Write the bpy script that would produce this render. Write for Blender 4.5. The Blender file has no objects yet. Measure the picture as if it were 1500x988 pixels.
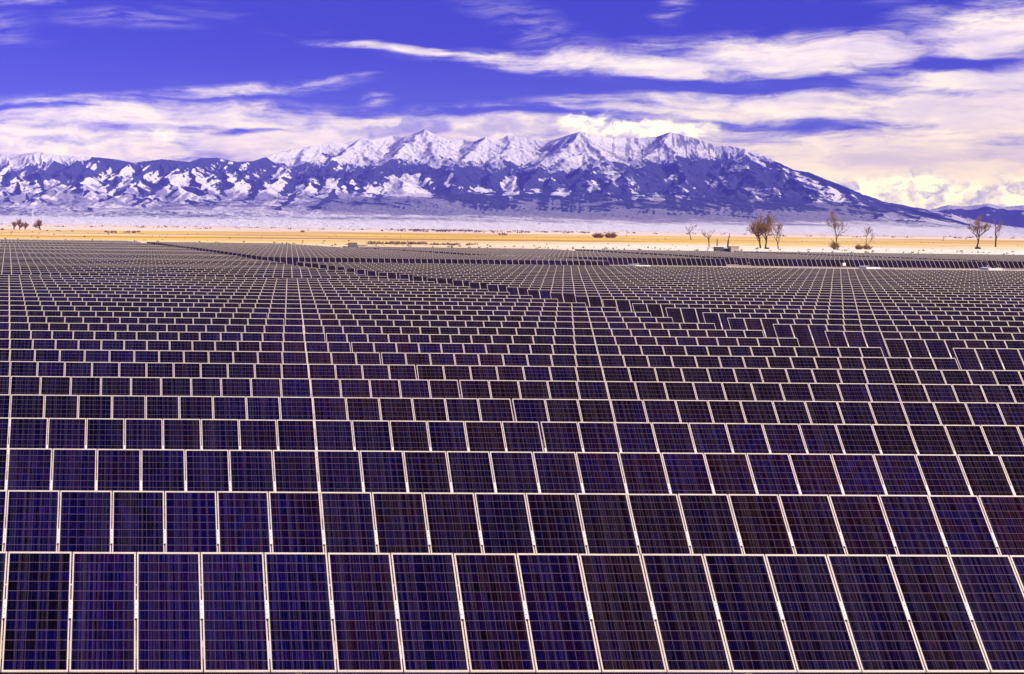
import bpy, bmesh, math, random
import numpy as np
from mathutils import Vector, Matrix
R = math.radians
random.seed(11)
RNG = np.random.default_rng(5)
scene = bpy.context.scene
C = scene.collection

# ------------------------------------------------------------------ camera model
FPX, PX0, PY0, ROLL, YAW = 2246.4, 271.8, 328.3, .0133, .0453
CAMH, TOPH = 7.30, 2.11            # eye height, height of the panels' upper edge

def at(px, py, h=0.0):
    "point at height h that stands where the photo's pixel (1500 px wide) shows it"
    a, b = px-PX0, py-PY0
    u = a*math.cos(ROLL)+b*math.sin(ROLL); v = b*math.cos(ROLL)-a*math.sin(ROLL)
    zc = FPX*(CAMH-h)/v; xc = u*zc/FPX
    return xc*math.cos(YAW)+zc*math.sin(YAW), zc*math.cos(YAW)-xc*math.sin(YAW)
def x_of(px, Y):
    t = (px-PX0)/FPX
    # xc/zc = t ; xc = X c - Y s ; zc = Y c + X s
    c, s = math.cos(YAW), math.sin(YAW)
    return Y*(t*c+s)/(c-t*s)
def horizon(px): return PY0+(px-PX0)*ROLL

cam = bpy.data.cameras.new("camera"); camo = bpy.data.objects.new("camera", cam); C.objects.link(camo)
cam.sensor_width = 36; cam.lens = 36*FPX/1500
cam.shift_x = (750-PX0)/1500; cam.shift_y = -(494-PY0)/1500
cam.clip_start = .5; cam.clip_end = 90000
F = Vector((math.sin(YAW), math.cos(YAW), 0)); Rt = Vector((math.cos(YAW), -math.sin(YAW), 0)); Up = Vector((0, 0, 1))
cr = Rt*math.cos(ROLL)+Up*math.sin(ROLL); cu = Up*math.cos(ROLL)-Rt*math.sin(ROLL)
m = Matrix.Identity(4)
for i in range(3):
    m[i][0] = cr[i]; m[i][1] = cu[i]; m[i][2] = -F[i]
m.translation = Vector((0, 0, CAMH))
camo.matrix_world = m
scene.camera = camo

# ------------------------------------------------------------------ tagging helpers
def tag(o, label=None, cat=None, group=None, kind=None):
    if label: o['label'] = label
    if cat: o['category'] = cat
    if group: o['group'] = group
    if kind: o['kind'] = kind
    return o
def link(name, me, parent=None, loc=(0, 0, 0)):
    o = bpy.data.objects.new(name, me); C.objects.link(o); o.location = loc
    if parent: o.parent = parent
    return o
class MB:
    def __init__(s): s.v = []; s.f = []; s.m = []; s.uv = []
    def quad(s, a, b, c, d, mi=0, uv=None):
        n = len(s.v); s.v += [a, b, c, d]; s.f.append((n, n+1, n+2, n+3)); s.m.append(mi); s.uv += uv or [(0, 0), (1, 0), (1, 1), (0, 1)]
    def box(s, x0, x1, y0, y1, z0, z1, mi=0, M=None):
        P = [(x0, y0, z0), (x1, y0, z0), (x1, y1, z0), (x0, y1, z0), (x0, y0, z1), (x1, y0, z1), (x1, y1, z1), (x0, y1, z1)]
        if M is not None: P = [tuple(M @ Vector(p)) for p in P]
        n = len(s.v); s.v += P
        for q in ((3, 2, 1, 0), (4, 5, 6, 7), (0, 1, 5, 4), (1, 2, 6, 5), (2, 3, 7, 6), (3, 0, 4, 7)):
            s.f.append(tuple(n+i for i in q)); s.m.append(mi); s.uv += [(0, 0), (1, 0), (1, 1), (0, 1)]
    def tube(s, a, b, r0, r1, n=5, mi=0, cap=False):
        a = Vector(a); b = Vector(b); d = b-a
        if d.length < 1e-6: return
        d.normalize(); e = d.cross(Vector((0, 0, 1)) if abs(d.z) < .9 else Vector((1, 0, 0))).normalized(); g = d.cross(e)
        k = len(s.v)
        for p, r in ((a, r0), (b, r1)):
            for i in range(n):
                t = 2*math.pi*i/n; s.v.append(tuple(p+(e*math.cos(t)+g*math.sin(t))*r))
        for i in range(n):
            j = (i+1) % n; s.f.append((k+i, k+j, k+n+j, k+n+i)); s.m.append(mi); s.uv += [(0, 0)]*4
        if cap:
            s.f.append(tuple(k+n+i for i in range(n))); s.m.append(mi); s.uv += [(0, 0)]*n
            s.f.append(tuple(k+n-1-i for i in range(n))); s.m.append(mi); s.uv += [(0, 0)]*n
    def tri(s, a, b, c, mi=0):
        n = len(s.v); s.v += [a, b, c]; s.f.append((n, n+1, n+2)); s.m.append(mi); s.uv += [(0, 0)]*3
    def mesh(s, name, mats, smooth=False):
        me = bpy.data.meshes.new(name); me.from_pydata(s.v, [], s.f)
        for mt in mats: me.materials.append(mt)
        me.polygons.foreach_set('material_index', s.m)
        if smooth: me.polygons.foreach_set('use_smooth', [True]*len(s.f))
        l = me.uv_layers.new(name='UVMap'); l.data.foreach_set('uv', [c for uv in s.uv for c in uv])
        me.update(); return me

# ------------------------------------------------------------------ material helpers
class NT:
    def __init__(s, nt): s.nt = nt; s.N = nt.nodes; s.L = nt.links
    def n(s, t, **k):
        o = s.N.new(t)
        for a, b in k.items(): setattr(o, a, b)
        return o
    def put(s, sock, v):
        if hasattr(v, 'links') or isinstance(v, bpy.types.NodeSocket): s.L.new(v, sock)
        else: sock.default_value = v
    def math(s, op, a, b=None, c=None, clamp=False):
        o = s.n('ShaderNodeMath', operation=op, use_clamp=clamp)
        for i, v in enumerate((a, b, c)):
            if v is not None: s.put(o.inputs[i], v)
        return o.outputs[0]
    def vec(s, op, a, b=None, c=None):
        o = s.n('ShaderNodeVectorMath', operation=op)
        for i, v in enumerate((a, b, c)):
            if v is not None: s.put(o.inputs[i], v)
        return o.outputs['Value'] if op in ('LENGTH', 'DOT_PRODUCT', 'DISTANCE') else o.outputs[0]
    def mix(s, f, a, b, bt='MIX'):
        o = s.n('ShaderNodeMix', data_type='RGBA', blend_type=bt)
        s.put(o.inputs[0], f); s.put(o.inputs[6], a if not isinstance(a, tuple) else (*a, 1)[:4]); s.put(o.inputs[7], b if not isinstance(b, tuple) else (*b, 1)[:4])
        return o.outputs[2]
    def noise(s, v, scale=1., detail=4., rough=.55, dist=0., dims='3D', col=False):
        o = s.n('ShaderNodeTexNoise', noise_dimensions=dims)
        if v is not None: s.L.new(v, o.inputs['Vector'])
        o.inputs['Scale'].default_value = scale; o.inputs['Detail'].default_value = detail
        o.inputs['Roughness'].default_value = rough; o.inputs['Distortion'].default_value = dist
        return o.outputs[1 if col else 0]
    def ss(s, v, a, b, lo=0., hi=1., kind='SMOOTHSTEP'):
        o = s.n('ShaderNodeMapRange', interpolation_type=kind)
        for i, x in enumerate((v, a, b, lo, hi)): s.put(o.inputs[i], x)
        return o.outputs[0]
    def scale(s, v, x, y, z, loc=(0, 0, 0), rot=(0, 0, 0), kind='POINT'):
        o = s.n('ShaderNodeMapping', vector_type=kind); s.L.new(v, o.inputs[0])
        o.inputs[1].default_value = loc; o.inputs[2].default_value = rot; o.inputs[3].default_value = (x, y, z)
        return o.outputs[0]
    def sep(s, v):
        o = s.n('ShaderNodeSeparateXYZ'); s.L.new(v, o.inputs[0]); return o.outputs
    def comb(s, x, y, z=0.):
        o = s.n('ShaderNodeCombineXYZ')
        for i, v in enumerate((x, y, z)): s.put(o.inputs[i], v)
        return o.outputs[0]
    def ramp(s, f, stops, interp='LINEAR'):
        o = s.n('ShaderNodeValToRGB'); s.L.new(f, o.inputs[0]); cr = o.color_ramp; cr.interpolation = interp
        while len(cr.elements) < len(stops): cr.elements.new(.5)
        for e, (p, c) in zip(cr.elements, stops): e.position = p; e.color = (*c, 1)
        return o.outputs[0]
def new_mat(name):
    mt = bpy.data.materials.new(name); mt.use_nodes = True
    t = NT(mt.node_tree); b = mt.node_tree.nodes['Principled BSDF']
    return mt, t, b
def bump(t, b, h, strength=.3, dist=.1):
    o = t.n('ShaderNodeBump'); o.inputs['Strength'].default_value = strength; o.inputs['Distance'].default_value = dist
    t.L.new(h, o.inputs['Height']); t.L.new(o.outputs[0], b.inputs['Normal'])
def plain(name, col, rough=.6, var=.25, nscale=6., metallic=0.):
    mt, t, b = new_mat(name)
    g = t.n('ShaderNodeNewGeometry')
    n = t.noise(g.outputs['Position'], nscale, 5)
    k = t.ss(n, .3, .7, 1-var, 1+var, 'LINEAR')
    t.put(b.inputs['Base Color'], t.mix(1., (*col, 1), t.comb(k, k, k), 'MULTIPLY'))
    b.inputs['Roughness'].default_value = rough; b.inputs['Metallic'].default_value = metallic
    return mt

# ---- panel glass over polycrystalline cells
def cell_material():
    mt, t, b = new_mat('solar_cells')
    uv = t.n('ShaderNodeUVMap').outputs[0]
    geo = t.n('ShaderNodeNewGeometry'); oi = t.n('ShaderNodeObjectInfo')
    rnd = t.math('FRACT', t.math('ADD', geo.outputs['Random Per Island'], t.math('MULTIPLY', oi.outputs['Random'], 7.31)))
    s = t.sep(uv)
    cx = t.math('MULTIPLY', s[0], 6.); cy = t.math('MULTIPLY', s[1], 12.)
    ix = t.math('FLOOR', cx); iy = t.math('FLOOR', cy)
    fx = t.math('FRACT', cx); fy = t.math('FRACT', cy)
    off = t.math('MULTIPLY', rnd, 91.7)
    wn = t.n('ShaderNodeTexWhiteNoise', noise_dimensions='3D'); t.L.new(t.comb(ix, iy, off), wn.inputs[0])
    wn2 = t.n('ShaderNodeTexWhiteNoise', noise_dimensions='1D'); t.L.new(off, wn2.inputs['W'])
    # crystal streaks running down the cell
    u3 = t.comb(t.math('ADD', s[0], off), t.math('ADD', s[1], t.math('MULTIPLY', wn.outputs[0], 5.)), off)
    st = t.noise(t.scale(u3, 46, 3.2, 1), 1., 3., .6)
    st2 = t.noise(t.scale(u3, 6., 4., 1), 1., 2., .5)
    cr = t.n('ShaderNodeTexVoronoi'); t.L.new(t.scale(u3, 60, 60, 1), cr.inputs['Vector']); cr.inputs['Scale'].default_value = 1.
    hue = t.math('ADD', t.math('MULTIPLY', wn.outputs[0], .34), t.math('ADD', t.math('MULTIPLY', wn2.outputs[0], .27), t.math('MULTIPLY', st2, .30)))
    lot = t.math('ADD', t.math('MULTIPLY', t.noise(geo.outputs['Position'], .09, 2), .34), t.ss(t.sep(geo.outputs['Position'])[0], -4., 12., -.30, .04))
    hue = t.math('ADD', hue, lot); dim = t.ss(t.noise(t.scale(geo.outputs['Position'], 1, .4, 1, loc=(3.1, 0, 0)), .11, 2), .38, .62, .55, 1.35)
    col = t.ramp(hue, [(.10, (.0004, .0003, .0045)), (.32, (.0005, .0003, .028)), (.52, (.0032, .0004, .026)), (.72, (.0060, .0004, .011)), (.95, (.0075, .0007, .0025))])
    k = t.ss(st, .36, .66, .0, 2.1, 'LINEAR')
    k = t.math('MULTIPLY', k, t.ss(t.sep(cr.outputs['Color'])[0], 0, 1, .7, 1.4, 'LINEAR'))
    k = t.math('MULTIPLY', k, dim)
    col = t.mix(1., col, t.comb(k, k, k), 'MULTIPLY')
    def edge(f, w):   # 1 near 0/1
        d = t.math('MINIMUM', f, t.math('SUBTRACT', 1., f))
        return t.math('LESS_THAN', d, w)
    gx = edge(fx, .012); gy = edge(fy, .0145)
    bb = edge(t.math('FRACT', t.math('ADD', t.math('MULTIPLY', fx, 4.), .5)), .034)
    inside = t.math('MULTIPLY', bb, .05)
    # fine vertical silver streaks, uneven from cell to cell
    lw = t.n('ShaderNodeTexWhiteNoise', noise_dimensions='2D'); t.L.new(t.comb(t.math('FLOOR', t.math('MULTIPLY', s[0], 66.)), off), lw.inputs[0])
    fl = t.math('MULTIPLY', edge(t.math('FRACT', t.math('MULTIPLY', s[0], 66.)), .11), t.ss(t.math('ADD', lw.outputs[0], t.math('MULTIPLY', st, .5)), .85, 1.35, 0., .42, 'LINEAR'))
    a = t.math('MAXIMUM', t.math('MAXIMUM', t.math('MULTIPLY', gy, .52), t.math('MULTIPLY', gx, .34)), t.math('MAXIMUM', inside, fl))
    col = t.mix(a, col, (.34, .25, .34))
    g = t.noise(t.scale(u3, 2.2, 4.4, 1), 1., 4., .6)         # thin dust film
    col = t.mix(t.ss(g, .35, .8, 0., .005), col, (.45, .30, .30))
    t.put(b.inputs['Base Color'], col)
    t.put(b.inputs['Roughness'], t.ss(g, .3, .8, .12, .3))
    b.inputs['IOR'].default_value = 1.33; b.inputs['Specular IOR Level'].default_value = .10
    return mt
M_cell = cell_material()
def frame_material():
    mt, t, b = new_mat('anodised_frame')
    g = t.n('ShaderNodeNewGeometry'); oi = t.n('ShaderNodeObjectInfo')
    n = t.noise(g.outputs['Position'], 3., 5, .65); n2 = t.noise(g.outputs['Position'], 40., 3)
    k = t.math('ADD', t.ss(n, .3, .7, .82, 1.04, 'LINEAR'), t.ss(n2, .3, .7, -.05, .05, 'LINEAR'))
    t.put(b.inputs['Base Color'], t.mix(1., (.65, .57, .48), t.comb(k, k, k), 'MULTIPLY'))
    b.inputs['Roughness'].default_value = .5; b.inputs['Metallic'].default_value = .0
    return mt
M_frame = frame_material()
M_steel = plain('galvanised_steel', (.42, .41, .40), .5, .2, 4., .3)
M_rail = plain('white_rail_plate', (.78, .74, .70), .5, .12, 12.)
M_dark = plain('dark_bolt', (.02, .02, .022), .5, .2)
M_back = plain('panel_backsheet', (.62, .62, .64), .6, .1)

# ------------------------------------------------------------------ panel meshes (local: x across, y up the slope, z out of the glass)
PW, PL, PITCH, TILT = .990, 1.97, 1.01, R(51.1)
FR = .023
def laminate_mesh():
    b = MB(); x = PW/2-FR+.002; y = PL/2-FR-.002+.004
    b.quad((-x, -y, 0), (x, -y, 0), (x, y, 0), (-x, y, 0), 0)
    b.quad((-x, y, -.006), (x, y, -.006), (x, -y, -.006), (-x, -y, -.006), 1)
    return b.mesh('solar_panel', [M_cell, M_back])
def frame_mesh():
    b = MB(); x, y = PW/2, PL/2; z1, z0 = .004, -.036
    b.box(-x, -x+FR, -y, y, z0, z1); b.box(x-FR, x, -y, y, z0, z1)
    b.box(-x+FR, x-FR, y-FR-.006, y, z0, z1-.0003); b.box(-x+FR, x-FR, -y, -y+FR+.006, z0, z1-.0003)
    return b.mesh('frame', [M_frame])
def rail_mesh(detail):
    b = MB()
    w = .021; y0, y1 = -.13, .17
    b.box(-w, w, y0, y1, -.07, .0065, 0)
    b.box(-.03, .03, -.45, .45, -.085, -.0705, 0)
    if detail:
        for yy in (.10, .02, -.06): b.box(-.006, .006, yy-.008, yy+.008, .0067, .0085, 1)
        b.box(-.014, .014, -.165, -.137, -.05, .012, 1)
    return b.mesh('rail_bracket', [M_rail, M_dark])
ME_lam, ME_frame = laminate_mesh(), frame_mesh()
ME_rail, ME_rail_s = rail_mesh(True), rail_mesh(False)
HUB = TOPH - PL/2*math.sin(TILT)

# ------------------------------------------------------------------ the rows
def interp(tab, v):
    xs = [a for a, _ in tab]; ys = [b for _, b in tab]
    return float(np.interp(v, xs, ys))
W1 = [(24, 38.0), (63, 35.4), (73, 34.4), (100, 33.8), (119, 33.0), (134, 31.7), (153, 29.7), (176, 26.6), (223, 22.5), (312, 16.5), (437, 6.0), (600, -8)]
W2 = [(200, 84), (306, 78.4), (346, 74.0), (395, 65.0), (480, 56), (600, 45)]
W3 = [(300, 129), (327, 128), (411, 126), (600, 120)]
W4 = [(300, 188), (337, 184), (410, 173), (600, 150)]
ORD = {1:'first',2:'second',3:'third',4:'fourth',5:'fifth',6:'sixth',7:'seventh',8:'eighth',9:'ninth',10:'tenth',11:'eleventh',12:'twelfth',13:'thirteenth',14:'fourteenth',15:'fifteenth',16:'sixteenth',17:'seventeenth',18:'eighteenth',19:'nineteenth'}
TENS = {20:('twentieth','twenty'),30:('thirtieth','thirty'),40:('fortieth','forty'),50:('fiftieth','fifty')}
def ordinal(n):
    if n < 20: return ORD[n]
    a, b = TENS[n//10*10]; return a if n % 10 == 0 else b+'-'+ORD[n % 10]
# measured stagger of the near rows: offset of a panel divider in x
OFF = {1:-1.63+1.01, 2:-1.014, 3:-1.38, 4:-1.723, 5:-2.0685}
def offset(n):
    if n in OFF: return OFF[n]
    return OFF[5]-.385*(n-5)
JIT = random.Random(3)
def supports(root, xa, xb, step=7.07, drop=0.):
    b = MB(); b.tube((xa-.3, 0, HUB-drop-.12), (xb+.3, 0, HUB-drop-.12), .065, .065, 8, 0, True)
    link('torque_tube', b.mesh('torque_tube', [M_steel], True), root)
    me = None; x = xa+1.5
    while x < xb:
        if me is None:
            p = MB(); p.box(-.05, .05, -.075, .075, -.1, HUB-drop-.30); p.tube((0, -.05, HUB-drop-.33), (0, .03, HUB-drop-.17), .075, .075, 8, 0, True)
            me = p.mesh('post', [M_steel])
        link('post', me, root, (x, 0, 0)); x += step
def near_row(n, Y, xa, xb, off, label, group):
    root = bpy.data.objects.new('solar_panel_row', None); C.objects.link(root)
    k0 = math.ceil((xa-off)/PITCH); k1 = math.floor((xb-off)/PITCH)
    wide = 12.2-.35*(n-3)*.9                               # bearing gap of this row
    x_root = off+k0*PITCH
    yc = Y + PL/2*math.cos(TILT)*-1
    root.location = (x_root, yc, 0); tag(root, label, 'solar panels', group)
    tilt = TILT+R(JIT.uniform(-.5, .5))
    for k in range(k0, k1):
        xc = off+(k+.5)*PITCH
        if xc > wide and n > 3: xc += .045
        p = link('solar_panel', ME_lam, root, (xc-x_root, 0, HUB))
        p.rotation_euler = (tilt+R(JIT.gauss(0, .12)), 0, R(JIT.gauss(0, .05)))
        f = link('frame', ME_frame, p)
        if k > k0 and n <= 14:
            r = link('rail_bracket', ME_rail if n <= 6 else ME_rail_s, root, (xc-PITCH/2-x_root, 0, HUB)); r.rotation_euler = (tilt, 0, 0)
    supports(root, 0, (k1-k0)*PITCH)
    return root
def far_row(Y, xa, xb, label, group, drop=0., off=None, tiltd=0.):
    off = off if off is not None else JIT.random()
    k0 = math.ceil((xa-off)/PITCH); k1 = math.floor((xb-off)/PITCH)
    if k1-k0 < 2: return
    b = MB(); T = TILT+R(tiltd); c, s = math.cos(T), math.sin(T)
    x_root = off+k0*PITCH; hub = HUB-drop
    def P(x, y, z): return (x, y*c-z*s, hub+y*s+z*c)
    hw, hl = PW/2, PL/2
    for k in range(k1-k0):
        x = (k+.5)*PITCH; e = JIT.gauss(0, .006)
        a0, a1, y0, y1 = x-hw, x+hw, -hl+e, hl+e
        f = .024
        b.quad(P(a0+f, y0+f, 0), P(a1-f, y0+f, 0), P(a1-f, y1-f, 0), P(a0+f, y1-f, 0), 0)
        for q in ((a0, a0+f, y0, y1), (a1-f, a1, y0, y1)):
            b.quad(P(q[0], q[2], .003), P(q[1], q[2], .003), P(q[1], q[3], .003), P(q[0], q[3], .003), 1)
        for q in ((a0+f, a1-f, y0, y0+f), (a0+f, a1-f, y1-f, y1)):
            b.quad(P(q[0], q[2], .0028), P(q[1], q[2], .0028), P(q[1], q[3], .0028), P(q[0], q[3], .0028), 1)
        b.quad(P(a0, y1, .003), P(a1, y1, .003), P(a1, y1, -.036), P(a0, y1, -.036), 1)
        b.quad(P(a0, y0, -.036), P(a1, y0, -.036), P(a1, y0, .003), P(a0, y0, .003), 1)
        b.quad(P(a0, y1, -.036), P(a1, y1, -.036), P(a1, y0, -.036), P(a0, y0, -.036), 2)
    b.tube((-.3, .09, hub-.1), ((k1-k0)*PITCH+.3, .09, hub-.1), .065, .065, 6, 3)
    x = 1.5
    while x < (k1-k0)*PITCH:
        b.box(x-.05, x+.05, .03, .15, -.1, hub-.15, 3); x += 7.07
    o = link('solar_panel_row', b.mesh('solar_panel_row', [M_cell, M_frame, M_back, M_steel]), None, (x_root, Y-hl*c, 0))
    tag(o, label, 'solar panels', group)
D = 5.5; Y1 = 24.22
for n in range(1, 25):
    Y = Y1+D*(n-1)
    xa = x_of(0, Y)-4.5; xb = min(x_of(1500, Y)+4, interp(W1, Y))
    lab = ('nearest full-height row of dark blue solar panels along the bottom edge' if n == 1 else
           'row of solar panels left of the diagonal walkway, %s from the camera' % ordinal(n))
    near_row(n, Y, xa, xb, offset(n), lab, 'solar panel rows in the front section left of the walkway')
g2 = 'solar panel rows in the front section right of the walkway'
m_ = 0
for n in range(7, 41):
    Y = Y1+D*(n-1)
    if Y > 222: break
    xa = interp(W1, Y)+2.5; xb = x_of(1500, Y)+5
    if xb-xa < 2.5: xb = xa+3.2
    m_ += 1
    lab = 'row of solar panels right of the diagonal walkway, %s counted from its near end' % ordinal(m_)
    if Y < 152: near_row(n, Y, xa, xb, offset(n)+.3, lab, g2)
    else: far_row(Y, xa, xb, lab, g2, off=offset(n)+.3)
# left, behind the dark gap
Y = 160.2; k = 0
while Y < 455:
    k += 1
    far_row(Y, x_of(0, Y)-9, interp(W1, Y), 'thin far row of solar panels left of the walkway, %s behind the dark gap' % ordinal(k),
            'solar panel rows behind the dark gap, left of the walkway', off=offset(24)-.385*k, drop=.06*math.sin(k))
    Y += D if not 364 < Y < 370 else 14
# middle, between the walkway and the cabinet boundary
Y = 250.; k = 0
while Y < 441:
    k += 1
    far_row(Y, interp(W1, Y)+2.5, interp(W2, Y)-(12 if Y > 290 else -1), 'thin far row of solar panels between walkway and cabinet lane, %s from its near edge' % ordinal(k),
            'solar panel rows between the walkway and the cabinet lane', off=-.385*k)
    Y += D
# far right blocks behind the pale service strip
for nm, La, Lb, ya, phase in (('behind the cabinet lane', W2, W3, 307., 0), ('behind the service strip in the middle', W3, W4, 313., .4), ('behind the service strip at the right edge', W4, None, 320., .2)):
    Y = ya; k = 0
    while Y < 428:
        k += 1
        xb = interp(Lb, Y)-4.5 if Lb else x_of(1500, Y)+14
        far_row(Y, interp(La, Y)+(0 if La is W2 else 2), xb, 'distant solar row %s, %s from its front' % (nm, ordinal(k)),
                'distant solar panel rows '+nm, drop=.42, off=-.36*k+phase)
        Y += D

# ------------------------------------------------------------------ ground
def ground_material():
    mt, t, b = new_mat('valley_floor')
    g = t.n('ShaderNodeNewGeometry'); P = g.outputs['Position']; s = t.sep(P)
    big = t.noise(P, .0016, 5, .6); mid = t.noise(P, .012, 5, .6); fine = t.noise(P, .22, 5, .65); grit = t.noise(P, 5., 4, .7)
    Y = t.math('ADD', s[1], t.ss(big, .2, .8, -150., 150., 'LINEAR'))
    Y = t.math('ADD', Y, t.ss(mid, .2, .8, -70., 70., 'LINEAR'))
    dirt = t.mix(fine, (.20, .135, .085), (.36, .27, .19))
    dirt = t.mix(t.ss(grit, .45, .75), dirt, (.42, .36, .25))
    straw = t.mix(t.ss(mid, .3, .7), (.74, .44, .06), (.94, .70, .15))
    straw = t.mix(t.ss(fine, .45, .75), straw, (.55, .29, .06))
    snow = t.mix(t.ss(mid, .35, .7), (.90, .84, .78), (.90, .80, .58))
    far = t.mix(t.ss(t.noise(t.scale(P, .3, 1, 1), .004, 5, .65), .48, .66), (.95, .78, .60), (.56, .38, .28))
    # inside the array: bare soil with thin snow between the rows
    c = t.mix(t.ss(fine, .50, .60), dirt, (.70, .66, .66))
    wht = t.ss(s[0], 120., 250.)
    near = t.mix(t.ss(t.math('SUBTRACT', fine, t.math('MULTIPLY', wht, .2)), .36, .52), t.mix(.25, snow, straw), t.mix(.7, snow, straw))
    near = t.mix(wht, near, t.mix(t.ss(fine, .5, .64), snow, t.mix(.5, snow, straw)))
    strip = t.math('MULTIPLY', t.math('MULTIPLY', t.math('GREATER_THAN', s[1], 222.), t.math('LESS_THAN', s[1], 318.)), t.math('GREATER_THAN', s[0], 60.))
    c = t.mix(strip, c, t.mix(t.ss(fine, .42, .6), (.66, .58, .50), (.40, .30, .22)))
    c = t.mix(t.ss(s[1], 420., 455.), c, near)
    c = t.mix(t.ss(t.math('ADD', Y, t.ss(s[0], 60., 280., 150., 95.)), 780., 960.), c, straw)
    dark = t.math('MULTIPLY', t.ss(t.noise(t.scale(P, .25, 1, 1), .009, 4, .6), .48, .60), .75)
    c = t.mix(t.math('MULTIPLY', dark, t.ss(Y, 700., 900.)), c, (.34, .15, .04))
    pat = t.math('MULTIPLY', t.ss(t.noise(t.scale(P, .22, 1, 1, loc=(40, 9, 0)), .014, 5, .65), .53, .62), .75)
    c = t.mix(pat, c, snow)
    c = t.mix(t.ss(t.math('SUBTRACT', Y, t.ss(s[0], -100., 500., 0., 760.)), 1260., 1460.), c, far)
    t.put(b.inputs['Base Color'], c); b.inputs['Roughness'].default_value = .95
    b.inputs['Specular IOR Level'].default_value = .1
    bump(t, b, t.math('ADD', fine, t.math('MULTIPLY', grit, .25)), .6, .12)
    return mt
M_ground = ground_material()
def grid_sheet():
    xs = np.concatenate([np.linspace(-8800, -400, 20), np.linspace(-300, 700, 60), np.linspace(800, 19000, 24)])
    ys = np.concatenate([np.linspace(-3000, -60, 8), np.linspace(-40, 900, 60), np.linspace(1000, 22000, 26)])
    v = []; f = []
    for y in ys:
        for x in xs:
            z = 0.
            if y > 470: z = .9*math.sin(x*.004+y*.003)*min(1, (y-470)/400)*math.sin(y*.006)
            v.append((x, y, z if y < 5000 else 0.))
    nx = len(xs)
    for j in range(len(ys)-1):
        for i in range(nx-1): f.append((j*nx+i, j*nx+i+1, (j+1)*nx+i+1, (j+1)*nx+i))
    me = bpy.data.meshes.new('ground'); me.from_pydata(v, [], f); me.materials.append(M_ground)
    me.polygons.foreach_set('use_smooth', [True]*len(f)); return me
tag(link('ground', grid_sheet()), kind='structure')

# ------------------------------------------------------------------ mountains
def hash2(ix, iy, seed):
    h = (ix*374761393+iy*668265263+seed*2147483647).astype(np.int64) & 0xffffffff
    h = ((h ^ (h >> 13))*1274126177) & 0xffffffff
    return ((h ^ (h >> 16)) & 0xffff)/65535.
def vnoise(x, y, seed):
    ix = np.floor(x).astype(np.int64); iy = np.floor(y).astype(np.int64); fx = x-ix; fy = y-iy
    fx = fx*fx*fx*(fx*(fx*6-15)+10); fy = fy*fy*fy*(fy*(fy*6-15)+10)
    a = hash2(ix, iy, seed); b = hash2(ix+1, iy, seed); c = hash2(ix, iy+1, seed); d = hash2(ix+1, iy+1, seed)
    return (a*(1-fx)+b*fx)*(1-fy)+(c*(1-fx)+d*fx)*fy
def fbm(x, y, seed, oct=5, ridged=False, gain=.5):
    s = 0; a = 1; t = 0
    for o in range(oct):
        n = vnoise(x, y, seed+o*17)
        if ridged: n = 1-np.abs(2*n-1)
        s = s+a*n; t += a; a *= gain; x = x*2.03+3.1; y = y*2.03+1.7
    return s/t
def lift(s, y, d): return max(0., (horizon(s)-y)*d/FPX)        # height that reaches image line y from depth d
def smooth(a, lo, hi):
    t = np.clip((a-lo)/(hi-lo), 0, 1); return t*t*(3-2*t)
SPINE = [(-500, 236, 13000), (-380, 222, 13000), (-250, 231, 13000), (-120, 219, 13000), (0, 224, 13000), (30, 224, 13000), (53, 221.5, 13000), (88, 226, 13000), (139, 229, 13000), (168, 232, 13000), (195, 237, 13000), (237, 232, 13100), (277, 236, 13200),
         (293, 230.5, 13300), (317, 230, 13400), (347, 236, 13600), (370, 235, 13800), (410, 221, 14400), (445, 214.5, 14700), (487, 206, 15000), (503, 209, 15100), (527, 202, 15200),
         (543, 204, 15600), (573, 197.5, 16100), (591, 200, 15900), (621, 188.5, 15500), (653, 206.5, 15700), (677, 203.5, 15900), (693, 206.5, 15700), (710, 199, 15300), (730, 205, 15400), (743, 196.5, 15500),
         (758, 199, 15500), (780, 202, 15500), (801, 208, 15400), (823, 199, 15200), (848, 191.5, 15000), (872, 198, 15100), (892, 201, 15400), (913, 201, 15600), (935, 201, 15700), (961, 198.7, 15700), (980, 192, 15600), (996, 196, 15500),
         (1023, 204, 15400), (1047, 212, 15300), (1068, 213, 15200), (1089, 217, 15100), (1111, 227, 14900), (1140, 237.5, 14600), (1161, 248, 14400), (1183, 251, 14200), (1207, 261, 13900), (1239, 273, 13500), (1265, 285, 13200),
         (1292, 297, 12900), (1327, 305.5, 12500), (1353, 309.5, 12200), (1380, 317, 11800), (1420, 328, 11300), (1470, 341, 10900)]
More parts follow.
